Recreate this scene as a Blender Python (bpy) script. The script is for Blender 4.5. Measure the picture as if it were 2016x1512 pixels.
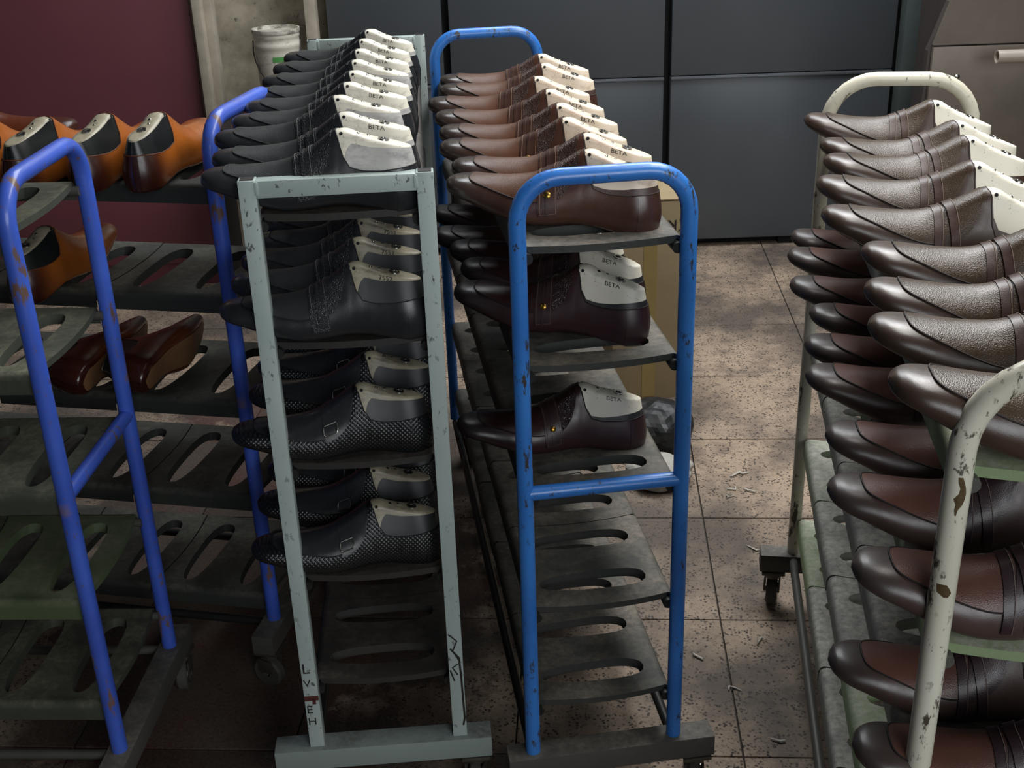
import bpy, bmesh, math, random
import numpy as np
from mathutils import Vector, Matrix
from mathutils.geometry import tessellate_polygon

random.seed(7)
for o in list(bpy.data.objects):
    bpy.data.objects.remove(o, do_unlink=True)
scene = bpy.context.scene
COL = scene.collection

# ------------------------------------------------------------------ camera
CAM_H, PITCH, ROLL, FPX = 1.5985, math.radians(24.83), math.radians(-2.0), 2371.0
cam = bpy.data.cameras.new('camera')
cam.sensor_width = 36.0
cam.lens = 36.0 * FPX / 2016.0
cam.clip_start, cam.clip_end = 0.02, 60
cam_ob = bpy.data.objects.new('camera', cam)
COL.objects.link(cam_ob)
_R0, _F, _U0 = Vector((1, 0, 0)), Vector((0, math.cos(PITCH), -math.sin(PITCH))), Vector((0, math.sin(PITCH), math.cos(PITCH)))
_R = math.cos(ROLL) * _R0 + math.sin(ROLL) * _U0
_U = -math.sin(ROLL) * _R0 + math.cos(ROLL) * _U0
cam_ob.matrix_world = Matrix(((_R.x, _U.x, -_F.x, 0), (_R.y, _U.y, -_F.y, 0), (_R.z, _U.z, -_F.z, CAM_H), (0, 0, 0, 1)))
scene.camera = cam_ob

# ------------------------------------------------------------------ world and lights
world = bpy.data.worlds.new('world')
scene.world = world
world.use_nodes = True
bg = world.node_tree.nodes['Background']
bg.inputs[0].default_value = (0.78, 0.86, 1.0, 1)
bg.inputs[1].default_value = 0.025

def area(name, loc, target, size, size_y, power, color):
    l = bpy.data.lights.new(name, 'AREA')
    l.shape = 'RECTANGLE'; l.size = size; l.size_y = size_y; l.energy = power; l.color = color
    o = bpy.data.objects.new(name, l); COL.objects.link(o)
    o.location = loc
    o.rotation_euler = (Vector(target) - Vector(loc)).to_track_quat('-Z', 'Y').to_euler()
    return o
# roof light above the back of the aisle, a ceiling lamp above the racks, an added front fill light behind to the right
area('skylight', (0.75, 3.5, 3.3), (0.55, 3.2, 0), 2.4, 1.5, 105, (0.93, 0.97, 1.0))
area('ceiling_lamp', (0.95, 1.85, 2.5), (0.7, 1.85, 0), 1.4, .6, 27, (1.0, 0.97, 0.93))
area('front_fill', (1.4, -1.9, 2.0), (0.2, 2.0, 0.95), 2.2, 1.6, 62, (0.93, 0.97, 1.0))

scene.view_settings.view_transform = 'Standard'
scene.view_settings.look = 'None'
scene.view_settings.gamma = 1.0
scene.view_settings.use_curve_mapping = False
scene.view_settings.exposure = 0.0

# ------------------------------------------------------------------ materials
def lin(h):
    h = h.lstrip('#')
    c = [int(h[i:i + 2], 16) / 255 for i in (0, 2, 4)]
    return tuple(x / 12.92 if x <= .04045 else ((x + .055) / 1.055) ** 2.4 for x in c) + (1,)

class Mat:
    def __init__(s, name, rough=.5, metal=0.0, spec=.5, coat=0.0):
        s.m = bpy.data.materials.new(name); s.m.use_nodes = True
        s.nt = s.m.node_tree; s.b = s.nt.nodes['Principled BSDF']
        s.b.inputs['Roughness'].default_value = rough
        s.b.inputs['Metallic'].default_value = metal
        s.b.inputs['Specular IOR Level'].default_value = spec
        if coat: 
            s.b.inputs['Coat Weight'].default_value = coat; s.b.inputs['Coat Roughness'].default_value = .15
        s.tc = s.nt.nodes.new('ShaderNodeTexCoord')
        s.co = s.tc.outputs['Object']
    def node(s, t, **kw):
        n = s.nt.nodes.new(t)
        for k, v in kw.items(): setattr(n, k, v)
        return n
    def link(s, a, b): s.nt.links.new(a, b)
    def noise(s, scale, detail=4, rough=.55, co=None, stretch=None, world=False):
        n = s.node('ShaderNodeTexNoise'); n.inputs['Scale'].default_value = scale
        n.inputs['Detail'].default_value = detail; n.inputs['Roughness'].default_value = rough
        c = co or s.co
        if world:
            g = s.node('ShaderNodeNewGeometry'); c = g.outputs['Position']
        if stretch:
            mp = s.node('ShaderNodeMapping'); mp.inputs['Scale'].default_value = stretch
            s.link(c, mp.inputs['Vector']); c = mp.outputs[0]
        s.link(c, n.inputs['Vector'])
        return n.outputs['Fac']
    def voro(s, scale, feature='F1', stretch=None, world=False):
        n = s.node('ShaderNodeTexVoronoi', feature=feature); n.inputs['Scale'].default_value = scale
        c = s.co
        if world:
            g = s.node('ShaderNodeNewGeometry'); c = g.outputs['Position']
        if stretch:
            mp = s.node('ShaderNodeMapping'); mp.inputs['Scale'].default_value = stretch
            s.link(c, mp.inputs['Vector']); c = mp.outputs[0]
        s.link(c, n.inputs['Vector'])
        return n.outputs['Distance']
    def ramp(s, fac, stops):
        r = s.node('ShaderNodeValToRGB'); e = r.color_ramp.elements
        while len(e) < len(stops): e.new(.5)
        for el, (p, c) in zip(e, stops):
            el.position = p; el.color = c if isinstance(c, tuple) else (c, c, c, 1)
        s.link(fac, r.inputs['Fac'])
        return r.outputs['Color']
    def mix(s, fac, a, b, mode='MIX'):
        m = s.node('ShaderNodeMix', data_type='RGBA', blend_type=mode)
        for sock, v in ((m.inputs[0], fac), (m.inputs[6], a), (m.inputs[7], b)):
            if isinstance(v, (tuple, float, int)): sock.default_value = v
            else: s.link(v, sock)
        return m.outputs[2]
    def axis(s, i):
        x = s.node('ShaderNodeSeparateXYZ'); s.link(s.co, x.inputs[0]); return x.outputs[i]
    def color(s, c):
        if isinstance(c, tuple): s.b.inputs['Base Color'].default_value = c
        else: s.link(c, s.b.inputs['Base Color'])
    def rough(s, c): s.link(c, s.b.inputs['Roughness'])
    def bump(s, h, strength=.3, dist=.002):
        b = s.node('ShaderNodeBump'); b.inputs['Strength'].default_value = strength; b.inputs['Distance'].default_value = dist
        s.link(h, b.inputs['Height'])
        prev = s.b.inputs['Normal'].links
        if prev: s.link(prev[0].from_socket, b.inputs['Normal'])
        s.link(b.outputs[0], s.b.inputs['Normal'])
    def up(s):
        g = s.node('ShaderNodeNewGeometry'); x = s.node('ShaderNodeSeparateXYZ')
        s.link(g.outputs['Normal'], x.inputs[0]); return x.outputs[2]

def m_paint(name, base, chip, low, rough=.4, amount=.62, scale=26, metal=0.0, wear=None):
    M = Mat(name, rough, metal)
    M.b.inputs['Coat Weight'].default_value = .35; M.b.inputs['Coat Roughness'].default_value = .12
    n = M.noise(scale, 8, .7, stretch=(1, 1, .35))
    tone = M.noise(5, 3)
    c = M.mix(M.ramp(tone, [(.3, 0.0), (.75, 1.0)]), lin(base), lin(low))
    if wear:   # large bare worn areas
        big = M.noise(3.4, 5, .6)
        c = M.mix(M.ramp(big, [(.60, 0.0), (.66, 1.0)]), c, lin(wear))
    c = M.mix(M.ramp(n, [(amount, 0.0), (amount + .035, 1.0)]), c, lin(chip))
    fine = M.noise(95, 5, .7, stretch=(1, 1, .6)); gate = M.noise(7, 3)
    kk = M.node('ShaderNodeMath', operation='MULTIPLY'); M.link(M.ramp(fine, [(.60, 0.0), (.64, .9)]), kk.inputs[0]); M.link(M.ramp(gate, [(.40, 0.0), (.60, 1.0)]), kk.inputs[1])
    c = M.mix(kk.outputs[0], c, lin(chip))
    M.color(c)
    M.rough(M.ramp(n, [(.3, rough), (.75, rough + .25)]))
    M.bump(n, .25, .001)
    return M.m

def m_leather(name, body, toe=None, toe_x=(-.19, -.10), heel=None, heel_x=(.05, .13), rough=.36, grain=700, gstr=.12, spec=.5, coat=0.0, low=None):
    M = Mat(name, rough, 0, spec, coat)
    n = M.noise(18, 4)
    b = lin(body); b2 = tuple(x * .72 for x in b[:3]) + (1,)
    c = M.mix(M.ramp(n, [(.35, 0.0), (.7, 1.0)]), b, b2)
    def grad(x0, x1):
        mr = M.node('ShaderNodeMapRange'); mr.interpolation_type = 'SMOOTHSTEP'
        mr.inputs[1].default_value = x0; mr.inputs[2].default_value = x1
        M.link(M.axis(0), mr.inputs[0]); return mr.outputs[0]
    if toe: c = M.mix(grad(toe_x[1], toe_x[0]), c, lin(toe))
    if heel: c = M.mix(grad(*heel_x), c, lin(heel))
    M.color(c)
    M.bump(M.voro(grain, 'F1'), gstr, .0008)
    M.bump(M.noise(60, 3), .10, .001)
    M.rough(M.ramp(M.noise(40, 3), [(.3, rough - .05), (.7, rough + .08)]))
    return M.m

def m_croc(name, body, rough=.4, scale=420, stretch=(1, .4, .8)):
    M = Mat(name, rough)
    v = M.voro(scale, 'DISTANCE_TO_EDGE', stretch)
    M.color(M.mix(M.ramp(v, [(.02, 0.0), (.15, 1.0)]), tuple(x * .55 for x in lin(body)[:3]) + (1,), lin(body)))
    M.bump(M.ramp(v, [(0, 0.0), (.3, 1.0)]), .55, .0010)
    return M.m

def m_woven(name, body, rough=.36):
    M = Mat(name, rough, 0, .6)
    k = M.node('ShaderNodeMath', operation='MULTIPLY')
    for i, rot in enumerate(((0, .80, 0), (0, -.80, 0))):
        w = M.node('ShaderNodeTexWave', wave_type='BANDS', bands_direction='X'); w.inputs['Scale'].default_value = 62
        mp = M.node('ShaderNodeMapping'); mp.inputs['Rotation'].default_value = rot
        M.link(M.co, mp.inputs['Vector']); M.link(mp.outputs[0], w.inputs['Vector']); M.link(w.outputs['Fac'], k.inputs[i])
    M.color(M.mix(M.ramp(k.outputs[0], [(.0, 0.0), (.35, 1.0)]), tuple(x * .35 for x in lin(body)[:3]) + (1,), lin(body)))
    M.bump(k.outputs[0], .45, .0016)
    return M.m

def m_last(name, base, grime, amt=.5, rough=.42):
    M = Mat(name, rough)
    n = M.noise(34, 6, .65, stretch=(.6, 1, 1.6))
    n2 = M.noise(160, 3)
    c = M.mix(M.ramp(n, [(amt, 0.0), (amt + .22, .85)]), lin(base), lin(grime))
    c = M.mix(M.ramp(n2, [(.66, 0.0), (.74, .7)]), c, lin('#4a4238'))
    M.color(c)
    return M.m

def m_dusty(name, base, dust, dust_amt=.5, rough=.7, scale=9, green=None):
    M = Mat(name, rough)
    n = M.noise(scale, 7, .65, world=True); f = M.noise(85, 5, .7, world=True)
    c = lin(base)
    if green:
        c = M.mix(M.ramp(M.node('ShaderNodeObjectInfo').outputs['Random'], [(.68, 0.0), (.72, .65)]), c, lin(green))
    k = M.node('ShaderNodeMath', operation='MULTIPLY')
    M.link(M.ramp(n, [(dust_amt - .12, .15), (dust_amt + .2, 1.0)]), k.inputs[0])
    M.link(M.ramp(f, [(.32, .25), (.66, 1.0)]), k.inputs[1])
    k2 = M.node('ShaderNodeMath', operation='MULTIPLY')
    M.link(k.outputs[0], k2.inputs[0]); M.link(M.ramp(M.up(), [(.2, .12), (.85, 1.0)]), k2.inputs[1])
    M.color(M.mix(k2.outputs[0], c, lin(dust)))
    M.bump(f, .4, .0015)
    return M.m

def m_plain(name, col, rough=.5, metal=0.0, var=.25, scale=20, bump=0.0):
    M = Mat(name, rough, metal)
    b = lin(col)
    M.color(M.mix(M.noise(scale, 5, .6), b, tuple(x * (1 - var * 1.6) for x in b[:3]) + (1,)))
    if bump: M.bump(M.noise(scale * 4, 5), bump, .002)
    return M.m

MT = {}
MT['blue'] = m_paint('bright_blue_paint', '#3d8be2', '#3a3630', '#2a6cc2', .28, .605, 34)
MT['violet'] = m_paint('violet_blue_paint', '#4b70e0', '#6f5548', '#3450b4', .30, .585, 24, wear='#8d7468')
MT['cream'] = m_paint('cream_paint', '#e2dfce', '#4a3f33', '#cdc8b4', .36, .575, 26)
MT['mint'] = m_paint('pale_mint_paint', '#b9c7c3', '#3b3b36', '#a5b5b0', .40, .655, 38)
MT['beam_dirty'] = m_dusty('dirty_steel', '#4a4844', '#8a8377', .5, .7, 14)
MT['beam_mint'] = m_dusty('dirty_mint_steel', '#8d9a95', '#5a554d', .52, .6, 12)
MT['steel_dark'] = m_plain('dark_steel', '#3c3b39', .5, .5)
MT['rail_dark'] = m_plain('black_rail', '#2a2a29', .42, .2)
MT['rail_grey'] = m_plain('grey_rail', '#65645e', .5, .3)
MT['rubber'] = m_plain('caster_rubber', '#55524c', .7, 0, .3, 60, .2)
MT['caster_metal'] = m_plain('caster_metal', '#6b665d', .5, .6, .4, 40)
MT['plate_blue'] = m_dusty('dark_green_plastic', '#343835', '#8f8476', .50, .62, 8)
MT['plate_mint'] = m_dusty('black_brown_plastic', '#2e2c2a', '#746a60', .55, .6, 8)
MT['plate_cream'] = m_dusty('grey_green_plastic', '#6e716a', '#d6d0c4', .40, .7, 10, '#8aa56c')
MT['plate_violet'] = m_dusty('olive_plastic', '#3a3e34', '#87856f', .52, .7, 11, '#55653f')
MT['plate_back'] = m_dusty('black_green_plastic', '#2a2e2a', '#7d7a6c', .58, .6, 8)
MT['metal'] = m_plain('bright_metal', '#c9c6bd', .25, 1.0, .15)
MT['gold'] = m_plain('gold_metal', '#c79a45', .28, 1.0, .15)
MT['hole'] = m_plain('hole_black', '#0b0b0b', .8)
MT['ink'] = m_plain('ink_black', '#26231f', .7)
MT['thread'] = m_plain('light_thread', '#9a8a7c', .6)

# ------------------------------------------------------------------ mesh helpers
class MB:
    def __init__(s): s.v = []; s.f = []
    def add(s, vs, fs):
        n = len(s.v); s.v += [tuple(v) for v in vs]; s.f += [tuple(i + n for i in f) for f in fs]
    def box(s, c, d, bev=0.0, rot=None):
        hx, hy, hz = d[0] / 2, d[1] / 2, d[2] / 2
        bm = bmesh.new()
        bmesh.ops.create_cube(bm, size=1)
        for v in bm.verts: v.co = Vector((v.co.x * d[0], v.co.y * d[1], v.co.z * d[2]))
        if bev: bmesh.ops.bevel(bm, geom=bm.edges[:], offset=bev, segments=2, affect='EDGES', profile=.6)
        bm.verts.ensure_lookup_table(); bm.verts.index_update()
        R = rot or Matrix.Identity(3)
        s.add([R @ v.co + Vector(c) for v in bm.verts], [[v.index for v in f.verts] for f in bm.faces])
        bm.free()
    def tube(s, pts, r, n=12, cap=True, closed=False):
        pts = [Vector(p) for p in pts]; rings = []
        m = len(pts)
        up = None; vs = []
        for i, p in enumerate(pts):
            if closed: t = (pts[(i + 1) % m] - pts[i - 1]).normalized()
            else: t = (pts[min(i + 1, m - 1)] - pts[max(i - 1, 0)]).normalized()
            if up is None:
                up = Vector((0, 0, 1)) if abs(t.z) < .9 else Vector((0, 1, 0))
            a = (up - t * up.dot(t))
            if a.length < 1e-6: a = t.orthogonal()
            a.normalize(); up = a; b = t.cross(a)
            rr = r[i] if isinstance(r, (list, tuple)) else r
            vs += [p + a * math.cos(2 * math.pi * k / n) * rr + b * math.sin(2 * math.pi * k / n) * rr for k in range(n)]
        fs = []
        for i in range(m if closed else m - 1):
            j = (i + 1) % m
            for k in range(n):
                k2 = (k + 1) % n
                fs.append((i * n + k, i * n + k2, j * n + k2, j * n + k))
        if cap and not closed:
            fs.append(tuple(range(n))[::-1]); fs.append(tuple((m - 1) * n + k for k in range(n)))
        s.add(vs, fs)
    def lathe(s, prof, c=(0, 0, 0), n=32, axis='Z', cap=False):
        vs = []; fs = []; m = len(prof)
        for k in range(n):
            a = 2 * math.pi * k / n
            for r, z in prof:
                if axis == 'Z': p = (r * math.cos(a), r * math.sin(a), z)
                elif axis == 'X': p = (z, r * math.cos(a), r * math.sin(a))
                else: p = (r * math.sin(a), z, r * math.cos(a))
                vs.append((p[0] + c[0], p[1] + c[1], p[2] + c[2]))
        for k in range(n):
            k2 = (k + 1) % n
            for i in range(m - 1):
                fs.append((k * m + i, k2 * m + i, k2 * m + i + 1, k * m + i + 1))
        s.add(vs, fs)
    def mesh(s, name, smooth=True, merge=0.0, angle=40):
        me = bpy.data.meshes.new(name)
        bm = bmesh.new()
        vv = [bm.verts.new(v) for v in s.v]
        for f in s.f:
            if len(set(f)) < 3: continue
            try: bm.faces.new([vv[i] for i in f])
            except ValueError: pass
        if merge: bmesh.ops.remove_doubles(bm, verts=bm.verts[:], dist=merge)
        bmesh.ops.recalc_face_normals(bm, faces=bm.faces[:])
        if smooth:
            for f in bm.faces: f.smooth = True
            ca = math.radians(angle)
            for e in bm.edges:
                if len(e.link_faces) == 2 and e.calc_face_angle(0) > ca: e.smooth = False
        bm.to_mesh(me); bm.free()
        return me

def ob(name, me, mat=None, parent=None, loc=None, rot=None, label=None):
    if isinstance(me, MB): me = me.mesh(name)
    if mat is not None and not me.materials: me.materials.append(mat)
    o = bpy.data.objects.new(name, me); COL.objects.link(o)
    if parent: o.parent = parent
    if loc: o.location = loc
    if rot: o.rotation_euler = rot
    if label: o['label'] = label
    return o
def empty(name, loc=(0, 0, 0), rot=(0, 0, 0)):
    o = bpy.data.objects.new(name, None); COL.objects.link(o)
    o.location = loc; o.rotation_euler = rot; o.empty_display_size = .05
    return o
def tag(o, label, cat, group=None):
    o['label'] = label; o['category'] = cat
    if group: o['group'] = group
    return o
def struct(o, label=None):
    o['kind'] = 'structure'
    if label: o['label'] = label; 
    return o

_textcache = {}
def text_geo(body, size):
    if (body, size) in _textcache: return _textcache[(body, size)]
    cu = bpy.data.curves.new('t', 'FONT'); cu.body = body; cu.size = size; cu.resolution_u = 2
    o = bpy.data.objects.new('t', cu); COL.objects.link(o)
    bpy.context.view_layer.update()
    me = o.evaluated_get(bpy.context.evaluated_depsgraph_get()).to_mesh()
    g = ([tuple(v.co) for v in me.vertices], [tuple(p.vertices) for p in me.polygons])
    bpy.data.objects.remove(o, do_unlink=True); bpy.data.curves.remove(cu)
    _textcache[(body, size)] = g
    return g

# ------------------------------------------------------------------ the setting: floor of square slabs
FLOOR_ROT = math.radians(-4.0)
PITCH_T = .43
def m_floor(name):
    M = Mat(name, .75)
    big = M.noise(2.2, 5, .6, world=True); mid = M.noise(9, 6, .65, world=True)
    base = M.mix(M.ramp(big, [(.40, 0.0), (.58, 1.0)]), lin('#a8937e'), lin('#5c5249'))
    base = M.mix(M.ramp(mid, [(.47, 0.0), (.66, .8)]), base, lin('#6a5c52'))
    sp = M.voro(125, 'F1', world=True); pick = M.noise(34, 4, .65, world=True)
    k = M.node('ShaderNodeMath', operation='MULTIPLY')
    M.link(M.ramp(sp, [(.30, 1.0), (.42, 0.0)]), k.inputs[0]); M.link(M.ramp(pick, [(.44, 0.0), (.54, 1.0)]), k.inputs[1])
    base = M.mix(k.outputs[0], base, lin('#3a322c'))
    f = M.noise(150, 4, .7, world=True)
    base = M.mix(M.ramp(f, [(.55, 0.0), (.66, .75)]), base, lin('#4c423a'))
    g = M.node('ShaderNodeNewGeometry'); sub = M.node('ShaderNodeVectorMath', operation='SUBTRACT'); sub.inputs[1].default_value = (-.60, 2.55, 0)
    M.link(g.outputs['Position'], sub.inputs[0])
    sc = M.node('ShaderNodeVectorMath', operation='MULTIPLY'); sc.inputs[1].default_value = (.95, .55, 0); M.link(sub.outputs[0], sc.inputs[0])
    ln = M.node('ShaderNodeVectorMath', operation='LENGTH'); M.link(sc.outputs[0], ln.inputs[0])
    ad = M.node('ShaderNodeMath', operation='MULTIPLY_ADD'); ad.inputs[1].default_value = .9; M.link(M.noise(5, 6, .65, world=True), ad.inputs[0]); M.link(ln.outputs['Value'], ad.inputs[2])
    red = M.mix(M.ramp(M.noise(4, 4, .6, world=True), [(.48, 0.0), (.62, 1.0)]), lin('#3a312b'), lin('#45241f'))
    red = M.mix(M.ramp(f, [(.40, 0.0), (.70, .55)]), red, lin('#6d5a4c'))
    base = M.mix(M.ramp(ad.outputs[0], [(.92, .93), (1.26, 0.0)]), base, red)  # reddish floor stain, widened to paint in the shade behind the left racks
    M.color(base); M.bump(f, .2, .001)
    return M.m
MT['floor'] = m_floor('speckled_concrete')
MT['grout'] = m_plain('dark_joint', '#3f372f', .9)
mb = MB(); mb.box((0, 3.0, -.03), (7.0, 7.0, .05))
floor = struct(ob('floor', mb.mesh('floor', False), MT['grout']), 'dusty speckled concrete slab floor')
mb = MB(); mb.box((0, 0, -.005), (PITCH_T - .0035, PITCH_T - .0035, .012), .0015)
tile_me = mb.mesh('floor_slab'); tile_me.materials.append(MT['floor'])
cr, sr = math.cos(FLOOR_ROT), math.sin(FLOOR_ROT)
for i in range(-7, 8):
    for j in range(-2, 9):
        lx, ly = (i + .5) * PITCH_T, (j + .5) * PITCH_T
        x, y = .41 + lx * cr - ly * sr, 1.752 + lx * sr + ly * cr
        if y < .75 or y > 5.0 or abs(x) > 2.7: continue
        t = ob('floor_slab', tile_me, None, floor, (x, y, -.0008 * random.random()), (0, 0, FLOOR_ROT))

# ------------------------------------------------------------------ back of the room
MT['steel_door'] = m_plain('charcoal_steel', '#565a5e', .36, .2, .2, 2.2, .02)
MT['gap'] = m_plain('black_gap', '#060607', .9)
MT['maroon'] = m_plain('maroon_paint', '#7a434c', .5, 0, .2, 3, .02)
MT['trim'] = m_plain('dirty_cream_trim', '#cfc3b0', .6, 0, .35, 14, .1)
def m_wall():
    M = Mat('stained_plaster', .85)
    n = M.noise(3.2, 7, .65, world=True); f = M.noise(22, 5, .7, world=True)
    c = M.mix(M.ramp(n, [(.42, 0.0), (.66, 1.0)]), lin('#e0d6bd'), lin('#8a806c'))
    c = M.mix(M.ramp(f, [(.62, 0.0), (.70, .8)]), c, lin('#1d1a16'))
    M.color(c); M.bump(f, .3, .004)
    return M.m
MT['wall'] = m_wall()
BY = 4.72
mb = MB(); mb.box((0.2, 5.05, 1.4), (6.4, .12, 2.8))
struct(ob('wall_back', mb.mesh('wall_back', False), MT['wall']), 'stained concrete back wall')

# charcoal steel doors: six panels with black gaps between
door = MB(); door.box((.47, BY + .10, 1.1), (2.22, .06, 2.2))
d1 = struct(ob('door_1', door.mesh('door_1', False), MT['gap']), 'charcoal steel door of large flat panels')
xs = [-.665, -.205, .645, 1.53]
for k in range(3):
    x0, x1 = xs[k] + .012, xs[k + 1] - .014
    for z0, z1 in ((.035, .6985), (.7005, 2.15)):
        p = MB(); p.box(((x0 + x1) / 2, BY + .035, (z0 + z1) / 2), (x1 - x0, .05, z1 - z0), .006)
        ob('panel', p, MT['steel_door'], d1)
    lip = MB(); lip.box(((x0 + x1) / 2, BY + .006, .690), (x1 - x0, .012, .010), .003)
    ob('fold', lip, MT['steel_door'], d1)
for x in (-.62, .20, 1.2):
    h = MB(); h.box((x, BY + .055, .017), (.16, .05, .034), .004)
    ob('foot_rail', h, MT['gap'], d1)

# maroon door with a cream frame, left
mb = MB(); mb.box((-2.14, 4.52, 1.1), (2.06, .045, 2.2), .004)
d2 = struct(ob('door_2', mb, MT['maroon']), 'large flat maroon door')
mb = MB(); mb.box((-2.14, 4.494, .30), (2.0, .008, .42), .002)
ob('kick_panel', mb, MT['maroon'], d2)
mb = MB(); mb.box((-1.075, 4.50, 1.1), (.032, .09, 2.2), .004); mb.box((-1.045, 4.53, 1.1), (.03, .06, 2.2), .004)
struct(ob('trim_1', mb, MT['trim']), 'cream door frame post beside the maroon door')
mb = MB(); mb.box((-.705, 4.70, 1.1), (.042, .07, 2.2), .004)
struct(ob('trim_2', mb, MT['trim']), 'cream frame post beside the charcoal door')
mb = MB(); mb.box((1.555, BY - .02, 1.1), (.055, .07, 2.2), .004)
struct(ob('trim_3', mb, m_plain('grey_green_post', '#5f6a68', .6, 0, .4, 8)), 'grey green door post beside the machine')

# ------------------------------------------------------------------ racks
def arc_frame(W, H, zb, r, y, n=7):
    pts = [(-W / 2, y, zb), (-W / 2, y, (zb + H) / 2)]
    for k in range(n + 1):
        a = math.pi - (math.pi / 2) * k / n
        pts.append((-W / 2 + r + r * math.cos(a), y, H - r + r * math.sin(a)))
    for k in range(n + 1):
        a = math.pi / 2 - (math.pi / 2) * k / n
        pts.append((W / 2 - r + r * math.cos(a), y, H - r + r * math.sin(a)))
    pts += [(W / 2, y, (zb + H) / 2), (W / 2, y, zb)]
    return pts

def hole_outline(cx, cy, hl, hw, n=22):
    out = []
    for k in range(n):
        a = 2 * math.pi * k / n
        c, s_ = math.cos(a), math.sin(a)
        w = hw * (1 - .26 * (1 - c) / 2 - .10 * math.sin((c + 1) * 1.6))
        out.append((cx + hl * math.copysign(abs(c) ** .8, c), cy + w * math.copysign(abs(s_) ** .85, s_)))
    return out

_plate_cache = {}
def plate_mesh(W, D, mat, holes=2):
    key = (round(W, 3), round(D, 3), mat.name)
    if key in _plate_cache: return _plate_cache[key]
    xe = W / 2 - .010
    n = 12
    bow = lambda x: -.012 * (1 - (x / xe) ** 2)
    outer = [(-xe + 2 * xe * k / n, bow(-xe + 2 * xe * k / n)) for k in range(n + 1)]
    outer += [(xe - 2 * xe * k / n, D - .003 + bow(xe - 2 * xe * k / n)) for k in range(n + 1)]
    hs = [hole_outline(-.004, D * (k + .5) / holes - .005, W * .385, .034) for k in range(holes)]
    mb = MB()
    polys = [[Vector((x, y, 0)) for x, y in p] for p in [outer] + hs]
    flat = [v for p in polys for v in p]
    tris = tessellate_polygon(polys)
    mb.add(flat, tris)
    mb.add([(v.x, v.y, -.004) for v in flat], [t[::-1] for t in tris])
    def wall(p, depth, lean=0.0):
        m = len(p); cx = sum(q[0] for q in p) / m; cy = sum(q[1] for q in p) / m
        vs = [(x, y, 0) for x, y in p] + [(x + (cx - x) * lean, y + (cy - y) * lean, -depth) for x, y in p]
        mb.add(vs, [(i, (i + 1) % m, m + (i + 1) % m, m + i) for i in range(m)])
    wall(outer, .011)
    for h in hs: wall(h, .016, .05)
    # rounded side flanges hanging over the rails
    prof = [(0, 0), (.005, -.001), (.0095, -.005), (.012, -.012), (.0125, -.034), (.0105, -.034), (.010, -.012), (0, -.004)]
    for s_ in (-1, 1):
        y0, y1 = .001, D - .004
        vs = [(s_ * (xe + px), y0, pz) for px, pz in prof] + [(s_ * (xe + px), y1, pz) for px, pz in prof]
        m = len(prof)
        mb.add(vs, [(i, (i + 1) % m, m + (i + 1) % m, m + i) for i in range(m)] + [tuple(range(m)), tuple(range(m, 2 * m))])
    me = mb.mesh('shelf_plate', True, 1e-5, 35); me.materials.append(mat)
    _plate_cache[key] = me
    return me

def caster(parent, x, y, rz, ztop):
    f = MB()
    f.box((x, y, ztop - .005), (.05, .05, .008), .002)
    f.lathe([(0, ztop - .022), (.018, ztop - .022), (.018, ztop - .008), (0, ztop - .008)], (x, y, 0), 16)
    c, s_ = math.cos(rz), math.sin(rz)
    R = Matrix.Rotation(rz, 3, 'Z')
    for d in (-1, 1):
        off = R @ Vector((.004, d * .016, 0))
        f.box((x + off.x, y + off.y, .055), (.034, .003, ztop - .068), .001, R)
    fo = ob('caster_fork', f, MT['caster_metal'], parent)
    w = MB()
    prof = [(.008, -.011), (.030, -.011), (.034, -.007), (.034, .007), (.030, .011), (.008, .011)]
    w.lathe(prof, (0, 0, 0), 28, 'Y')
    w.lathe([(0, -.017), (.006, -.017), (.006, .017), (0, .017)], (0, 0, 0), 12, 'Y')
    off = R @ Vector((.008, 0, 0))
    me = w.mesh('wheel'); 
    ob('wheel', me, MT['rubber'], fo, (x + off.x, y + off.y, .034), (0, 0, rz))
    rg = MB(); rg.tube([(.021 * math.cos(a), -.0125, .021 * math.sin(a)) for a in [2 * math.pi * k / 24 for k in range(24)]], .0018, 6, closed=True)
    ob('wheel_ring', rg, MT['metal'], fo, (x + off.x, y + off.y, .034), (0, 0, rz))

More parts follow.
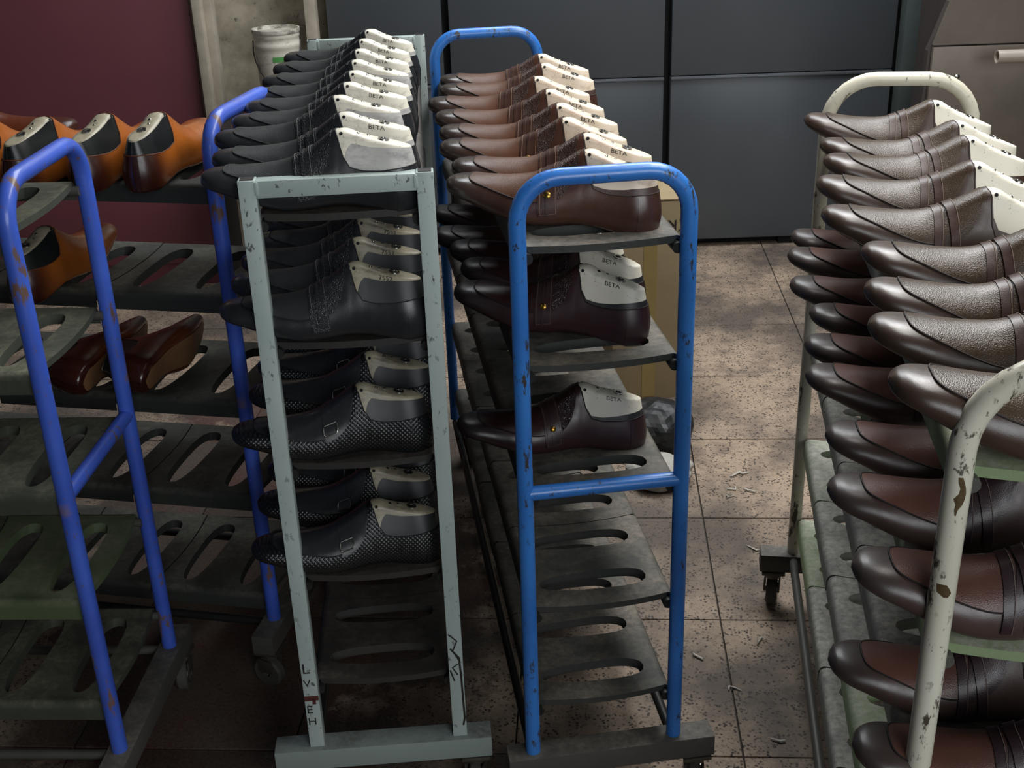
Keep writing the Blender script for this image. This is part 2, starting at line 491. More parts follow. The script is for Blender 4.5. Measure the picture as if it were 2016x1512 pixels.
RACKS = {}
def rack(key, label, x0, y0, a, W, L, H, shelves, frame_mat, plate_mat, beam_mat, rail_mat, square=False,
         bend=.062, tube_r=.0128, crossbars=(), overhang=(.07, .07), far_overhang=(.07, .07), zb=.14, nplates=5, far=True, skip=(), caster_rz=1.5):
    root = empty('shoe_rack', (x0, y0, 0), (0, 0, a))
    tag(root, label, 'shoe rack', 'wheeled shoe racks')
    RACKS[key] = dict(root=root, x0=x0, y0=y0, a=a, W=W, L=L, shelves=shelves)
    ends = [0.0, L] if far else [0.0]
    for y in ends:
        if square:
            s_ = .025
            for sx in (-1, 1):
                p = MB(); p.box((sx * W / 2, y, (zb + H) / 2), (s_, s_, H - zb), .0015)
                po = ob('post', p, frame_mat, root)
                e = MB(); e.box((sx * W / 2, y, H + .0003), (s_ - .006, s_ - .006, .001))
                ob('open_end', e, MT['steel_dark'], po)
                wd = MB(); wd.box((sx * (W / 2 - s_ / 2 - .001), y, H - .012), (.006, s_ + .003, .020), .002)
                ob('weld', wd, frame_mat, po)
            b = MB(); b.box((0, y, H - .0135), (W - s_, s_, s_), .0015)
            ob('top_bar', b, frame_mat, root)
        else:
            p = MB(); p.tube(arc_frame(W, H, zb, bend, y), tube_r, 16)
            ob('end_frame', p, frame_mat, root)
            for z in crossbars:
                c = MB(); c.tube([(-W / 2, y, z), (W / 2, y, z)], tube_r * .92, 14)
                ob('crossbar', c, frame_mat, root)
        b = MB(); oh = overhang if y == 0 else far_overhang; x_a, x_b = -W / 2 - oh[0], W / 2 + oh[1]
        b.box(((x_a + x_b) / 2, y, zb - .021), (x_b - x_a, .045, .042), .002)
        ob('base_beam', b, beam_mat, root)
        for x in (x_a + .03, x_b - .03):
            caster(root, x, y, caster_rz + random.uniform(-.25, .25), zb - .042)
    for sx in (-1, 1):
        t = MB(); t.tube([(sx * W / 2, 0, zb - .012), (sx * W / 2, L, zb - .012)], .009, 10)
        ob('base_rail', t, rail_mat, root)
    D = (L - .03) / nplates
    pm = plate_mesh(W - .01, D, plate_mat)
    for zs in shelves:
        for sx in (-1, 1):
            t = MB(); t.tube([(sx * (W / 2 - .014), .004, zs - .015), (sx * (W / 2 - .014), L - .004, zs - .015)], .0085, 10)
            ob('shelf_rail', t, rail_mat, root)
        for k in range(nplates):
            if (zs, k) in skip: continue
            ob('shelf_plate', pm, None, root, (random.uniform(-.001, .001), .015 + k * D, zs + random.uniform(0, .0015)))
    return root

S3 = [1.100, .900, .692, .480, .266]
S4 = [1.050, .863, .650, .427, .234]
S5 = [1.050, .850, .645, .425, .232]
S1 = [1.088, .866, .653, .448, .236]
S2 = [1.048, .842, .628, .424, .190]
rack('mint', 'pale mint square-tube shoe rack loaded with black loafers', -.2395, 1.6809, .0614, .2514, 1.2505, 1.158, S3,
     MT['mint'], MT['plate_mint'], MT['beam_mint'], MT['rail_dark'], square=True, overhang=(.075, .055), far_overhang=(.03, .01))
rack('blue', 'bright blue tube shoe rack holding brown and burgundy loafers', .1387, 1.6495, .1311, .250, 1.3221, 1.154, S4,
     MT['blue'], MT['plate_blue'], MT['beam_dirty'], MT['rail_dark'], crossbars=(.653,), overhang=(.045, .07), far_overhang=(.0, .07))
rack('cream', 'worn cream tube shoe rack at the right edge with brown loafers', .534, .9385, -.1533, .2607, 1.2856, 1.160, S5,
     MT['cream'], MT['plate_cream'], MT['beam_dirty'], MT['rail_grey'], bend=.085)
rack('violet', 'empty scuffed violet-blue shoe rack at the lower left', -.708, 1.822, math.radians(87), .298, 1.25, 1.158, S1,
     MT['violet'], MT['plate_violet'], MT['beam_dirty'], MT['rail_grey'], crossbars=(.653,), far=True, tube_r=.0140, caster_rz=.1)
rack('back', 'violet-blue shoe rack behind the empty one, with orange shoes', -.505 + .149 * math.cos(math.radians(78)), 2.052 + .149 * math.sin(math.radians(78)), math.radians(78), .298, 1.30, 1.158, S2,
     MT['violet'], MT['plate_back'], MT['beam_dirty'], MT['rail_dark'], far=True, tube_r=.0140)

# bare patches on the near post of the cream rack
def bare_patch(parent, cx, cy, r, z0, z1, a0, prof, mat, name='bare_patch'):
    mb = MB(); n = len(prof); vs = []
    for i, (lo, hi) in enumerate(prof):
        z = z0 + (z1 - z0) * i / (n - 1)
        for k in range(7):
            a = a0 + lo + (hi - lo) * k / 6
            vs.append((cx + (r + .0004) * math.cos(a), cy + (r + .0004) * math.sin(a), z))
    mb.add(vs, [(i * 7 + k, i * 7 + k + 1, (i + 1) * 7 + k + 1, (i + 1) * 7 + k) for i in range(n - 1) for k in range(6)])
    return ob(name, mb, mat, parent)
RC = RACKS['cream']['root']
rust = m_plain('rusty_bare_metal', '#6a5433', .6, .2, .4, 90, .3)
bare_patch(RC, -.2607 / 2, 0, .0128, 1.012, 1.052, math.radians(-95), [(-.02, .04), (-.10, .10), (-.05, .38), (-.25, .50), (.05, .55), (.10, .48), (-.05, .35), (-.10, .18)], rust)
bare_patch(RC, -.2607 / 2, 0, .0128, .922, .936, math.radians(-95), [(.0, .3), (-.5, .5), (-.55, .35), (-.6, .1)], rust)

# writing on the pale rack's near posts
def flat_text(body, size, name, mat, parent, loc, rot, mirror=False, depth=.0006):
    v, f = text_geo(body, size)
    mb = MB(); sx = -1 if mirror else 1
    mb.add([(x * sx, y, 0) for x, y, z in v], f)
    return ob(name, mb.mesh(name, False), mat, parent, loc, rot)
RT = RACKS['mint']['root']
posts = [o for o in RT.children if o.name.startswith('post')]
MT['red_mark'] = m_plain('dull_red_mark', '#5a2824', .7)
for body, sz, z in (('L', .030, .30), ('V', .022, .272), ('E', .024, .215), ('H', .022, .19)):
    flat_text(body, sz, 'marking', MT['ink'], posts[0], (-.2514 / 2 - .011, -.0129, z), (math.pi / 2, 0, 0))
mb = MB(); mb.box((-.2514 / 2, -.0127, .247), (.024, .0008, .010)); mb.box((-.2514 / 2 + .004, -.0127, .240), (.006, .0008, .012))
ob('red_mark', mb, MT['red_mark'], posts[0])
for (pts, r) in (([(-.010, .36), (.004, .345), (-.004, .325), (.008, .30), (-.006, .29), (.002, .275)], .0014),
                 ([(-.008, .33), (.006, .31), (.008, .27), (.009, .22), (.010, .18), (.007, .165)], .0018),
                 ([(-.010, .285), (-.004, .262)], .0014)):
    mb = MB(); mb.tube([(.2514 / 2 + x, -.0127, z) for x, z in pts], r, 6)
    ob('paint_drip', mb, MT['ink'], posts[1])

# ------------------------------------------------------------------ shoes
def hermite(xs, ys, x):
    xs = np.asarray(xs, float); ys = np.asarray(ys, float); x = np.clip(np.asarray(x, float), xs[0], xs[-1])
    m = np.gradient(ys, xs)
    i = np.clip(np.searchsorted(xs, x, side='right') - 1, 0, len(xs) - 2)
    h = xs[i + 1] - xs[i]; s = (x - xs[i]) / h
    return ((2 * s**3 - 3 * s**2 + 1) * ys[i] + (s**3 - 2 * s**2 + s) * h * m[i] + (-2 * s**3 + 3 * s**2) * ys[i + 1] + (s**3 - s**2) * h * m[i + 1])

SL = .315
W_T = ([0, .1, .2, .3, .38, .48, .58, .68, .8, .9, 1], [.034, .0375, .0420, .0460, .0468, .0445, .0390, .0345, .0330, .0338, .0335])
ZB_T = ([0, .06, .12, .2, .3, .4, .5, .6, .7, .8, .9, 1], [.029, .025, .020, .012, .004, .0, .002, .006, .007, .003, .0, .003])
ZT_T = ([0, .06, .12, .2, .3, .4, .5, .57, .625, .66, .72, .8, .9, 1], [.045, .048, .050, .0525, .0565, .064, .080, .097, .110, .1120, .106, .100, .095, .090])
TEMPL = np.array([
    [(0, 0), (.5, 0), (.80, .05), (.95, .18), (1, .38), (.95, .58), (.82, .76), (.62, .89), (.38, .965), (.18, .993), (0, 1)],
    [(0, 0), (.5, 0), (.82, .025), (.95, .11), (1, .26), (.96, .44), (.84, .61), (.64, .77), (.42, .89), (.21, .97), (0, 1)],
    [(0, 0), (.5, 0), (.82, .02), (.95, .08), (1, .2), (.97, .36), (.86, .52), (.68, .68), (.50, .84), (.38, .965), (0, 1)],
    [(0, 0), (.5, 0), (.80, .02), (.94, .09), (1, .25), (.97, .42), (.86, .60), (.70, .78), (.55, .93), (.43, .992), (0, 1)]])
TEMPL_U = [.12, .38, .64, .88]
_den = np.linspace(0, 10, 201)
TD = np.stack([np.stack([hermite(range(11), t[:, k], _den) for k in range(2)], 1) for t in TEMPL])

def form(u, t, side, off=0.0):
    u = np.asarray(u, float); t = np.clip(np.asarray(t, float), 0, 1)
    u, t, side = np.broadcast_arrays(u, t, np.asarray(side, float))
    e0 = np.clip(u / .11, 0, 1); e1 = np.clip((1 - u) / .13, 0, 1)
    w = hermite(*W_T, u) * np.sqrt(np.maximum(0, 1 - (1 - e0) ** 2.1)) * np.sqrt(np.maximum(0, 1 - (1 - e1) ** 2.2))
    zb, zt = hermite(*ZB_T, u), hermite(*ZT_T, u)
    hz = np.sqrt(np.maximum(0, 1 - (1 - np.clip(u / .045, 0, 1)) ** 2))
    mid = .036
    zb = mid + (zb - mid) * (.25 + .75 * hz); zt = mid + (zt - mid) * (.25 + .75 * hz)
    ti = t * 200
    i0 = np.clip(ti.astype(int), 0, 199); fr = ti - i0
    pos = np.interp(u, TEMPL_U, [0, 1, 2, 3]); k0 = np.clip(pos.astype(int), 0, 2); kf = pos - k0
    def samp(k, c): return TD[k, i0, c] * (1 - fr) + TD[k, i0 + 1, c] * fr
    yy = samp(k0, 0) * (1 - kf) + samp(k0 + 1, 0) * kf
    zz = samp(k0, 1) * (1 - kf) + samp(k0 + 1, 1) * kf
    z = zb + (zt - zb) * zz
    x = -.19 + SL * u
    back = np.clip((u - .72) / .28, 0, 1)
    x = x - back * .014 * (np.clip((z - .025) / .07, 0, 1)) ** 1.5 + back * .002 * np.sin(np.clip(z / .06, 0, 1) * math.pi)
    cen = .006 * np.sin(u * math.pi * .9) - .004
    y = w * yy * side + cen
    return np.stack([x, y, z], -1)

def surf(u, t, side, off):
    u, t, side = np.broadcast_arrays(np.asarray(u, float), np.asarray(t, float), np.asarray(side, float))
    p = form(u, t, side)
    if np.all(np.asarray(off) == 0): return p
    e = .004
    du = form(np.clip(u + e, .002, .998), t, side) - form(np.clip(u - e, .002, .998), t, side)
    ta, tb = np.clip(t - e, 0, 1), np.clip(t + e, 0, 1)
    uu = np.clip(u, .004, .996)
    pa = form(uu, ta, side); pb = form(uu, tb, side)
    n = np.cross(du, pb - pa) * -side[..., None]
    ln = np.linalg.norm(n, axis=-1, keepdims=True)
    n = np.where(ln > 1e-12, n / np.maximum(ln, 1e-12), 0)
    # symmetric at the closing lines
    n[..., 1] = np.where((t <= 0.0005) | (t >= .9995), 0, n[..., 1])
    n = n / np.maximum(np.linalg.norm(n, axis=-1, keepdims=True), 1e-9)
    return p + n * np.asarray(off)[..., None] if np.ndim(off) else p + n * off

def grid_mesh(mb, P, closed_u=False, flip=False):
    a, b = P.shape[:2]
    fs = [(i * b + j, i * b + j + 1, (i + 1) * b + j + 1, (i + 1) * b + j) for i in range(a - 1) for j in range(b - 1)]
    mb.add(P.reshape(-1, 3), fs)

USTA = np.unique(np.concatenate([1 - np.cos(np.linspace(0, math.pi / 2, 9)), [] , np.linspace(.0, .14, 15), np.linspace(.14, .60, 20), np.linspace(.60, .72, 17), np.linspace(.72, .88, 9), 1 - .12 * (1 - np.sin(np.linspace(0, math.pi / 2, 10)))]).round(5))
USTA = USTA[(USTA >= 0) & (USTA <= 1)]
def edge_fn(us, ts): return lambda u: np.where(np.asarray(u) <= us[0], 1.0, np.interp(u, us, ts))

def sheet(E, off, u0=0.0, nq=33, rim=True, inner=0.0):
    """skin over the form from the bottom centre up to the edge E(u) on both sides"""
    U = USTA[USTA >= u0]
    q = np.linspace(-1, 1, nq)
    mb = MB()
    e = E(U)
    T = np.abs(q)[None, :] * e[:, None]; S = np.where(q >= 0, 1.0, -1.0)[None, :] * np.ones_like(T)
    P = surf(U[:, None] * np.ones_like(T), T, S, off)
    grid_mesh(mb, P)
    if rim:
        k = max(0, int(np.argmax(e < .9999)) - 1)
        for s_ in (-1, 1):
            col = P[k:, 0 if s_ < 0 else -1]
            inn = surf(U[k:], e[k:], s_ * np.ones(len(U) - k), inner)
            grid_mesh(mb, np.stack([col, inn], 1))
    return mb

def band(uf, q0, q1, tlow, off, th=.0012, nu=8, nq=25):
    """strip over the top: r across (0..1), q along (-1..1); uf(r,q) gives u, tlow(r) or number the lower end"""
    r = np.linspace(0, 1, nu)[:, None]; q = np.linspace(q0, q1, nq)[None, :]
    r, q = np.broadcast_arrays(r, q)
    U = uf(r, q); tl = tlow(U) if callable(tlow) else tlow
    T = 1 - np.abs(q) * (1 - tl); S = np.where(q >= 0, 1.0, -1.0)
    top = surf(U, T, S, off + th); bot = surf(U, T, S, off - .0006)
    mb = MB(); grid_mesh(mb, top); grid_mesh(mb, bot[:, ::-1])
    for A, B in ((top[0], bot[0]), (top[-1], bot[-1]), (top[:, 0], bot[:, 0]), (top[:, -1], bot[:, -1])):
        grid_mesh(mb, np.stack([A, B], 1))
    return mb

def surf_tube(us, ts, sides, off, r, n=6, closed=False):
    P = surf(np.array(us, float), np.array(ts, float), np.array(sides, float), off)
    mb = MB(); mb.tube([tuple(p) for p in P], r, n, closed=closed)
    return mb

def disc_on(u, t, side, off, r, h, ring=False):
    c = surf(np.array([u]), np.array([t]), np.array([float(side)]), off)[0]
    c2 = surf(np.array([u]), np.array([t]), np.array([float(side)]), off + .01)[0]
    n = Vector(c2 - c).normalized(); a = n.orthogonal().normalized(); b = n.cross(a)
    prof = [(0, h), (r * .6, h), (r, h * .5), (r, 0)] if not ring else [(r * .62, 0), (r * .66, h), (r, h), (r * 1.05, 0)]
    mb = MB(); k = 14; vs = []; m = len(prof)
    for i in range(k):
        an = 2 * math.pi * i / k
        d = a * math.cos(an) + b * math.sin(an)
        vs += [Vector(c) + d * p[0] + n * p[1] for p in prof]
    mb.add(vs, [(i * m + j, ((i + 1) % k) * m + j, ((i + 1) % k) * m + j + 1, i * m + j + 1) for i in range(k) for j in range(m - 1)])
    return mb

def surf_text(body, size, u, t, side, off):
    v, f = text_geo(body, size)
    v = np.array(v); mb = MB()
    # scale of t at this place
    d = np.linalg.norm(form(u, t + .02, side) - form(u, t - .02, side)) / .04
    sx = 1 if side < 0 else -1
    U = u + sx * v[:, 0] / SL; T = t + v[:, 1] / d
    mb.add([tuple(p) for p in surf(U, T, side * np.ones(len(U)), off)], f)
    return mb

E_LEATHER = edge_fn([.618, .625, .64, .66, .69, .75, .85, 1.0], [1, .93, .80, .68, .60, .585, .60, .66])
E_LOW = edge_fn([.618, .625, .64, .66, .69, .75, .85, 1.0], [1, .93, .78, .64, .55, .53, .57, .66])
E_LINING = edge_fn([.621, .628, .640, .652, .664, .678, .70, .78, .88, 1.0], [1, .95, .84, .72, .64, .74, .80, .79, .80, .86])
E_LINLOW = edge_fn([.621, .628, .642, .660, .69, .75, .85, 1.0], [1, .95, .82, .70, .625, .62, .65, .72])
E_LINONE = edge_fn([.621, .628, .642, .66, .70, .78, .88, 1.0], [1, .97, .90, .87, .87, .86, .85, .84])
APRON = lambda u: np.interp(u, [.105, .1055, .107, .110, .117, .13, .155, .19, .24, .31, .42, .56], [.995, .93, .85, .79, .74, .70, .665, .64, .612, .582, .55, .535])

STYLES = {}
def build_style(key, leather, last, lining, apron=None, tongue=None, strap=None, straps='single', button=None, counter=None,
                insole='#8a6240', edge=E_LEATHER, lin_edge=E_LINING, text='BETA', piping='#1b1b1c', thread='#5a5a58', buckle=False):
    piping = m_plain('seam_' + key, piping, .7); TH = m_plain('thread_' + key, thread, .7)
    parts = []   # (name, mesh, material, label, children[(name, mesh, mat, label)])
    def P(name, mb, mat, label=None, kids=None, merge=2e-5, angle=50):
        me = mb.mesh(name, True, merge, angle); me.materials.append(mat)
        parts.append((name, me, label, kids or []))
    def K(name, mb, mat, label=None, smooth=True):
        me = mb.mesh(name, smooth); me.materials.append(mat)
        return (name, me, label)
    P('upper', sheet(edge, .0020), leather)
    P('lining', sheet(lin_edge, .0009, .585, 25), lining)
    # the plastic last inside
    U = USTA[USTA >= .585]; q = np.linspace(-1, 1, 33)
    T = 1 - np.abs(q)[None, :] * .62 * np.ones((len(U), 1)); S = np.where(q >= 0, 1.0, -1.0)[None, :] * np.ones_like(T)
    mb = MB(); grid_mesh(mb, surf(U[:, None] * np.ones_like(T), T, S, 0.0))
    kids = [K('hole_ring', disc_on(.86, 1.0, -1, -.0003, .0080, .0022, True), MT['metal']),
            K('bore_hole', disc_on(.86, 1.0, -1, .0001, .0050, .0003), MT['hole']),
            K('nail', disc_on(.725, .985, -1, 0, .0028, .0018), MT['metal']),
            K('nail', disc_on(.775, .985, 1, 0, .0022, .0016), MT['metal']),
            K('pin_hole', disc_on(.650, .885, -1, .0002, .0026, .0003), MT['hole']),
            K('pin_hole', disc_on(.650, .885, 1, .0002, .0026, .0003), MT['hole'])]
    if text:
        kids.append(K('lettering', surf_text(text, .0125, .775, .80, -1, .0012), MT['ink'], None, False))
        kids.append(K('lettering', surf_text(text, .0125, .90, .80, 1, .0012), MT['ink'], None, False))
    P('last', mb, last, 'pale plastic last', kids)
    # insole board
    U = np.linspace(.035, .962, 40); q = np.linspace(-1, 1, 13)
    T = np.abs(q)[None, :] * (.150 * np.sqrt(np.clip(np.minimum((U - .034) / .05, (.963 - U) / .05), 0, 1)))[:, None]; S = np.where(q >= 0, 1.0, -1.0)[None, :] * np.ones_like(T)
    mb = MB(); grid_mesh(mb, surf(U[:, None] * np.ones_like(T), T, S, .0028))
    P('insole_board', mb, MT.setdefault('insole', m_plain('tan_board', insole, .7)), 'tan insole board')
    if apron:
        uf = lambda r, q: .1055 + (.47 - .1055) * r ** 2.0
        ua = .1058 + (.47 - .1058) * np.linspace(0, 1, 26) ** 2.0
        ue = np.concatenate([ua[::-1], ua]); te = np.concatenate([APRON(ua[::-1]), APRON(ua)]); se = np.concatenate([-np.ones(26), np.ones(26)])
        pip = K('piping', surf_tube(ue, te, se, .0030, .0011), piping or leather)
        P('apron', band(uf, -1, 1, APRON, .0020, .0009, 26, 25), apron, None, [pip])
    if tongue:
        uf = lambda r, q: .475 + (.605 - .475) * r + 0 * q
        P('tongue_panel', band(uf, -1, 1, lambda u: np.interp(u, [.475, .55, .59, .605], [.50, .55, .64, .78]), .0020, .0008, 14, 25), tongue)
    # collar binding along the topline
    us = np.concatenate([USTA[USTA >= .62][::-1], USTA[USTA >= .62]])
    m_ = len(us) // 2
    P('collar', surf_tube(us, edge(us), np.concatenate([-np.ones(m_), np.ones(m_)]), .0016, .0009), piping or leather)
    # heel counter
    U = np.linspace(.905, .994, 12); q = np.linspace(.24, 1, 14)
    mb = MB()
    for s_ in (-1, 1):
        T = q[None, :] * edge(U)[:, None] * .985
        grid_mesh(mb, surf(U[:, None] * np.ones_like(T), T, s_ * np.ones_like(T), .0029))
        a = surf(np.full(14, .905), q * edge(.905) * .985, s_ * np.ones(14), .0029); b_ = surf(np.full(14, .905), q * edge(.905) * .985, s_ * np.ones(14), .0015)
        grid_mesh(mb, np.stack([a, b_], 1))
    P('heel_counter', mb, counter or leather)
    if straps == 'single' and strap:
        uf = lambda r, q: .425 + .085 * r + .030 * np.abs(q)
        kids = []
        if button:
            kids = [K('button', disc_on(.487, .60, s_, .0046, .0050, .0028), button) for s_ in (-1, 1)]
        for s_ in (-1, 1):
            kids.append(K('stitching', surf_tube(np.linspace(.462, .532, 6), np.full(6, .405), np.full(6, s_), .0041, .0005), TH))
        qs = np.linspace(0, 1, 14)
        for s_ in (-1, 1):
            for r_ in (.10, .90):
                kids.append(K('edge_stitch', surf_tube(.425 + .085 * r_ + .030 * qs, 1 - qs * .60, np.full(14, s_), .0045, .0005), TH))
        P('strap', band(uf, -1, 1, .38, .0028, .0017, 8, 27), strap, None, kids)
        uf2 = lambda r, q: .462 + .012 * r + .026 * np.abs(q)
        P('strap_loop', band(uf2, -1, 1, .40, .0046, .0012, 4, 27), strap)
    elif straps == 'double':
        for k, (ua, ub, sl) in enumerate(((.430, .465, .020), (.474, .509, .052))):
            uf = lambda r, q, ua=ua, ub=ub, sl=sl: ua + (ub - ua) * r + sl * np.abs(q) ** 1.2
            qs = np.linspace(0, 1, 12)
            kids = []
            for s_ in (-1, 1):
                kids.append(K('edge_stitch', surf_tube(ub - .003 + sl * qs ** 1.2, 1 - qs * .62, np.full(12, s_), .0047 + .0008 * k, .0005), TH))
            P('strap', band(uf, -1, 1, .38, .0026 + .0008 * k, .0017, 5, 27), strap, None, kids)
    if buckle:
        uf = lambda r, q: .445 + .05 * r + .02 * np.abs(q)
        t0 = .63
        ring = []
        for du, dt in ((-.028, .055), (.028, .055), (.034, .03), (.034, -.03), (.028, -.055), (-.028, -.055), (-.034, -.03), (-.034, .03)):
            ring.append((.492 + du, t0 + dt))
        kids = [K('buckle', surf_tube([p[0] for p in ring], [p[1] for p in ring], [s_] * len(ring), .0056, .0013, 8, True), MT['metal'], 'small metal buckle') for s_ in (-1, 1)]
        P('strap', band(uf, -1, 1, .52, .0026, .0014, 5, 27), strap, None, kids)
    STYLES[key] = parts

BLK = m_leather('black_leather', '#2b2d30', rough=.28, gstr=.05, spec=.55)
BLK_G = m_leather('black_grained_leather', '#2c2f30', rough=.45, gstr=.25, grain=900)
BLK_C = m_croc('black_croc_leather', '#2b2e31', .36)
BLK_W = m_woven('black_woven_leather', '#1c1d1f', .33)
LAST_W = m_last('white_last', '#ece7d6', '#8b857c', .52)
LAST_P = m_last('cream_last', '#ead9c2', '#a5806c', .52)
LAST_C = m_last('ivory_last', '#e9e4d3', '#6f685c', .60)
LAST_B = m_last('aged_last', '#a59d86', '#5d564a', .50)
LIN_G = m_last('scuffed_grey_lining', '#c4c2be', '#7c7c7e', .46)
LIN_D = m_plain('dark_lining', '#37383a', .45, 0, .4, 26)
LIN_B = m_plain('brown_lining', '#5f4a44', .42, 0, .4, 26)
LIN_K = m_plain('black_film_lining', '#1d2020', .3, 0, .3, 30)
BR = m_leather('brown_leather', '#583b2f', '#2f2825', (-.19, -.06), '#462e27', (.02, .12), rough=.27, gstr=.04, spec=.6)
BR_A = m_leather('brown_apron_leather', '#5f3c28', '#4e3426', (-.16, -.09), rough=.42, gstr=.22, grain=900, spec=.35)
BR_C = m_croc('brown_croc_leather', '#4b342b', .38)
BR_S = m_leather('brown_strap_leather', '#4a3028', rough=.34, gstr=.1)
BU = m_leather('burgundy_leather', '#3a2124', '#1c1516', (-.175, -.085), '#331f22', (.02, .12), rough=.36, gstr=.04, spec=.6)
BU_A = m_leather('burgundy_apron_leather', '#33191a', rough=.34, gstr=.08)
BU_C = m_croc('burgundy_croc_leather', '#301c1d', .36)
BU_S = m_leather('burgundy_strap_leather', '#382225', rough=.34, gstr=.1)
TP = m_leather('taupe_leather', '#47352b', '#3f3027', (-.18, -.12), '#3d2b27', (-.02, .12), rough=.34, gstr=.05, spec=.6)
TP_A = m_leather('taupe_grained_leather', '#483829', rough=.30, gstr=.35, grain=800, spec=.5)
TP_S = m_leather('taupe_strap_leather', '#4a342d', rough=.36, gstr=.1)
DB = m_leather('dark_brown_leather', '#4c3a36', '#403633', (-.18, -.12), '#442e2f', (-.02, .12), rough=.38, gstr=.05, spec=.6)
DB_A = m_leather('dark_brown_apron_leather', '#613f36', '#613f36', (-.16, -.09), '#3a2a2a', (-.08, .02), rough=.36, gstr=.25, grain=850)
DB_S = m_leather('dark_brown_strap_leather', '#37262a', rough=.32, gstr=.1)
OR = m_leather('orange_tan_leather', '#a85c1e', '#7a3812', (-.19, -.10), '#34160e', (.030, .115), rough=.28, gstr=.04, spec=.55, coat=.15)
OR_C = m_leather('burnished_heel_leather', '#3d1c14', rough=.22, gstr=.03, coat=.3)
OR_D = m_leather('red_brown_leather', '#5c2a14', '#3a180e', (-.19, -.1), '#34150e', (.03, .11), rough=.32, gstr=.04)

build_style('black_strap', BLK, LAST_W, LIN_G, BLK_G, BLK_C, BLK_C, 'single', MT['steel_dark'], text=None)
build_style('black_strap_low', BLK, LAST_W, LIN_G, BLK_G, BLK_C, BLK_C, 'single', MT['steel_dark'], lin_edge=E_LINLOW)
build_style('black_strap_aged', BLK, LAST_B, LIN_D, BLK_G, BLK_C, BLK_C, 'single', None, text='7552')
build_style('black_woven', BLK_W, LAST_B, LIN_D, BLK, BLK, BLK, None, None, text=None, buckle=True)
build_style('brown_strap', BR, LAST_P, LIN_B, BR_A, BR_C, BR_S, 'single', MT['gold'], lin_edge=E_LINLOW, piping='#2a1c17', thread='#8a6a50')
build_style('burgundy_strap', BU, LAST_C, LIN_D, BU_A, BU_C, BU_S, 'single', MT['gold'], lin_edge=E_LINLOW, piping='#1f1415', thread='#6a5046')
build_style('taupe_double', TP, LAST_C, TP_S, TP_A, TP_A, TP_S, 'double', edge=E_LOW, lin_edge=E_LINLOW, piping='#2a211e', thread='#9a8878', text=None)
build_style('dark_double', DB, LAST_C, DB_S, DB_A, DB_S, DB_S, 'double', edge=E_LOW, lin_edge=E_LINLOW, piping='#211919', thread='#7a6660', text=None)
build_style('orange_plain', OR, LAST_B, LIN_K, text=None, lin_edge=E_LINONE, piping='#6a3512')
build_style('red_brown_plain', OR_D, LAST_B, LIN_K, counter=OR_C, text=None, lin_edge=E_LINONE, piping='#3a1a0e')

def shoe(style, loc, rot, label, group, scale=1.0, name='loafer', cat='shoe'):
    e = empty(name, loc, rot); e.scale = (scale,) * 3
    tag(e, label, cat, group)
    for pname, me, lb, kids in STYLES[style]:
        p = ob(pname, me, None, e, label=lb)
        for kname, kme, klb in kids:
            ob(kname, kme, None, p, label=klb)
    return e

def on_rack(key, shelf, x, d, yaw, pitch, style, label, group, scale=1.0, dz=0.0, roll=0.0, name='loafer'):
    R = RACKS[key]; a = R['a']
    X = R['x0'] + math.cos(a) * x - math.sin(a) * d
    Y = R['y0'] + math.sin(a) * x + math.cos(a) * d
    z = R['shelves'][shelf] + dz
    return shoe(style, (X, Y, z), (math.radians(roll), math.radians(pitch), a + math.radians(yaw)), label, group, scale, name)

ORD = ['nearest the camera', 'second from the front', 'third from the front', 'fourth from the front', 'fifth from the front', 'sixth from the front',
       'seventh from the front', 'eighth from the front', 'ninth from the front', 'tenth from the front']

# pale mint rack
for i, (x, d, yaw) in enumerate([(-.009, .040, -4), (-.010, .150, -5), (-.026, .282, -6), (-.015, .392, -9), (-.010, .500, -12), (-.010, .612, -14),
                                 (-.008, .735, -18), (-.004, .862, -22), (.004, .990, -24)]):
    on_rack('mint', 0, x, d, yaw, 3, 'black_strap' if i in (0, 2, 5) else 'black_strap_low', 'black strap loafer on a white last, %s, pale rack top shelf' % ORD[i], 'black loafers on the pale rack top shelf', dz=.004)
for i, (x, d, yaw) in enumerate([(-.007, .035, -3.6), (-.006, .155, -3), (-.004, .262, -4), (0, .365, -4), (0, .47, -5), (0, .58, -5), (0, .69, -5)]):
    on_rack('mint', 1, x, d, yaw, 2.5, 'black_strap_aged', 'black strap loafer on a grey last, %s, pale rack second shelf' % ORD[i], 'black loafers on the pale rack second shelf', dz=.003)
for i, (x, d, yaw) in enumerate([(-.016, .050, 3), (-.006, .178, -2.6), (-.005, .295, -3), (-.004, .41, -3)]):
    on_rack('mint', 2, x, d, yaw, 2.8, 'black_woven', 'black woven loafer with buckle, %s, pale rack third shelf' % ORD[i], 'woven loafers on the pale rack third shelf', dz=.003)
for i, (x, d, yaw) in enumerate([(-.011, .048, 5), (-.017, .176, -2.6), (-.012, .295, -3)]):
    on_rack('mint', 3, x, d, yaw, 3.5, 'black_woven', 'black woven loafer with buckle, %s, pale rack fourth shelf' % ORD[i], 'woven loafers on the pale rack fourth shelf', dz=.003)

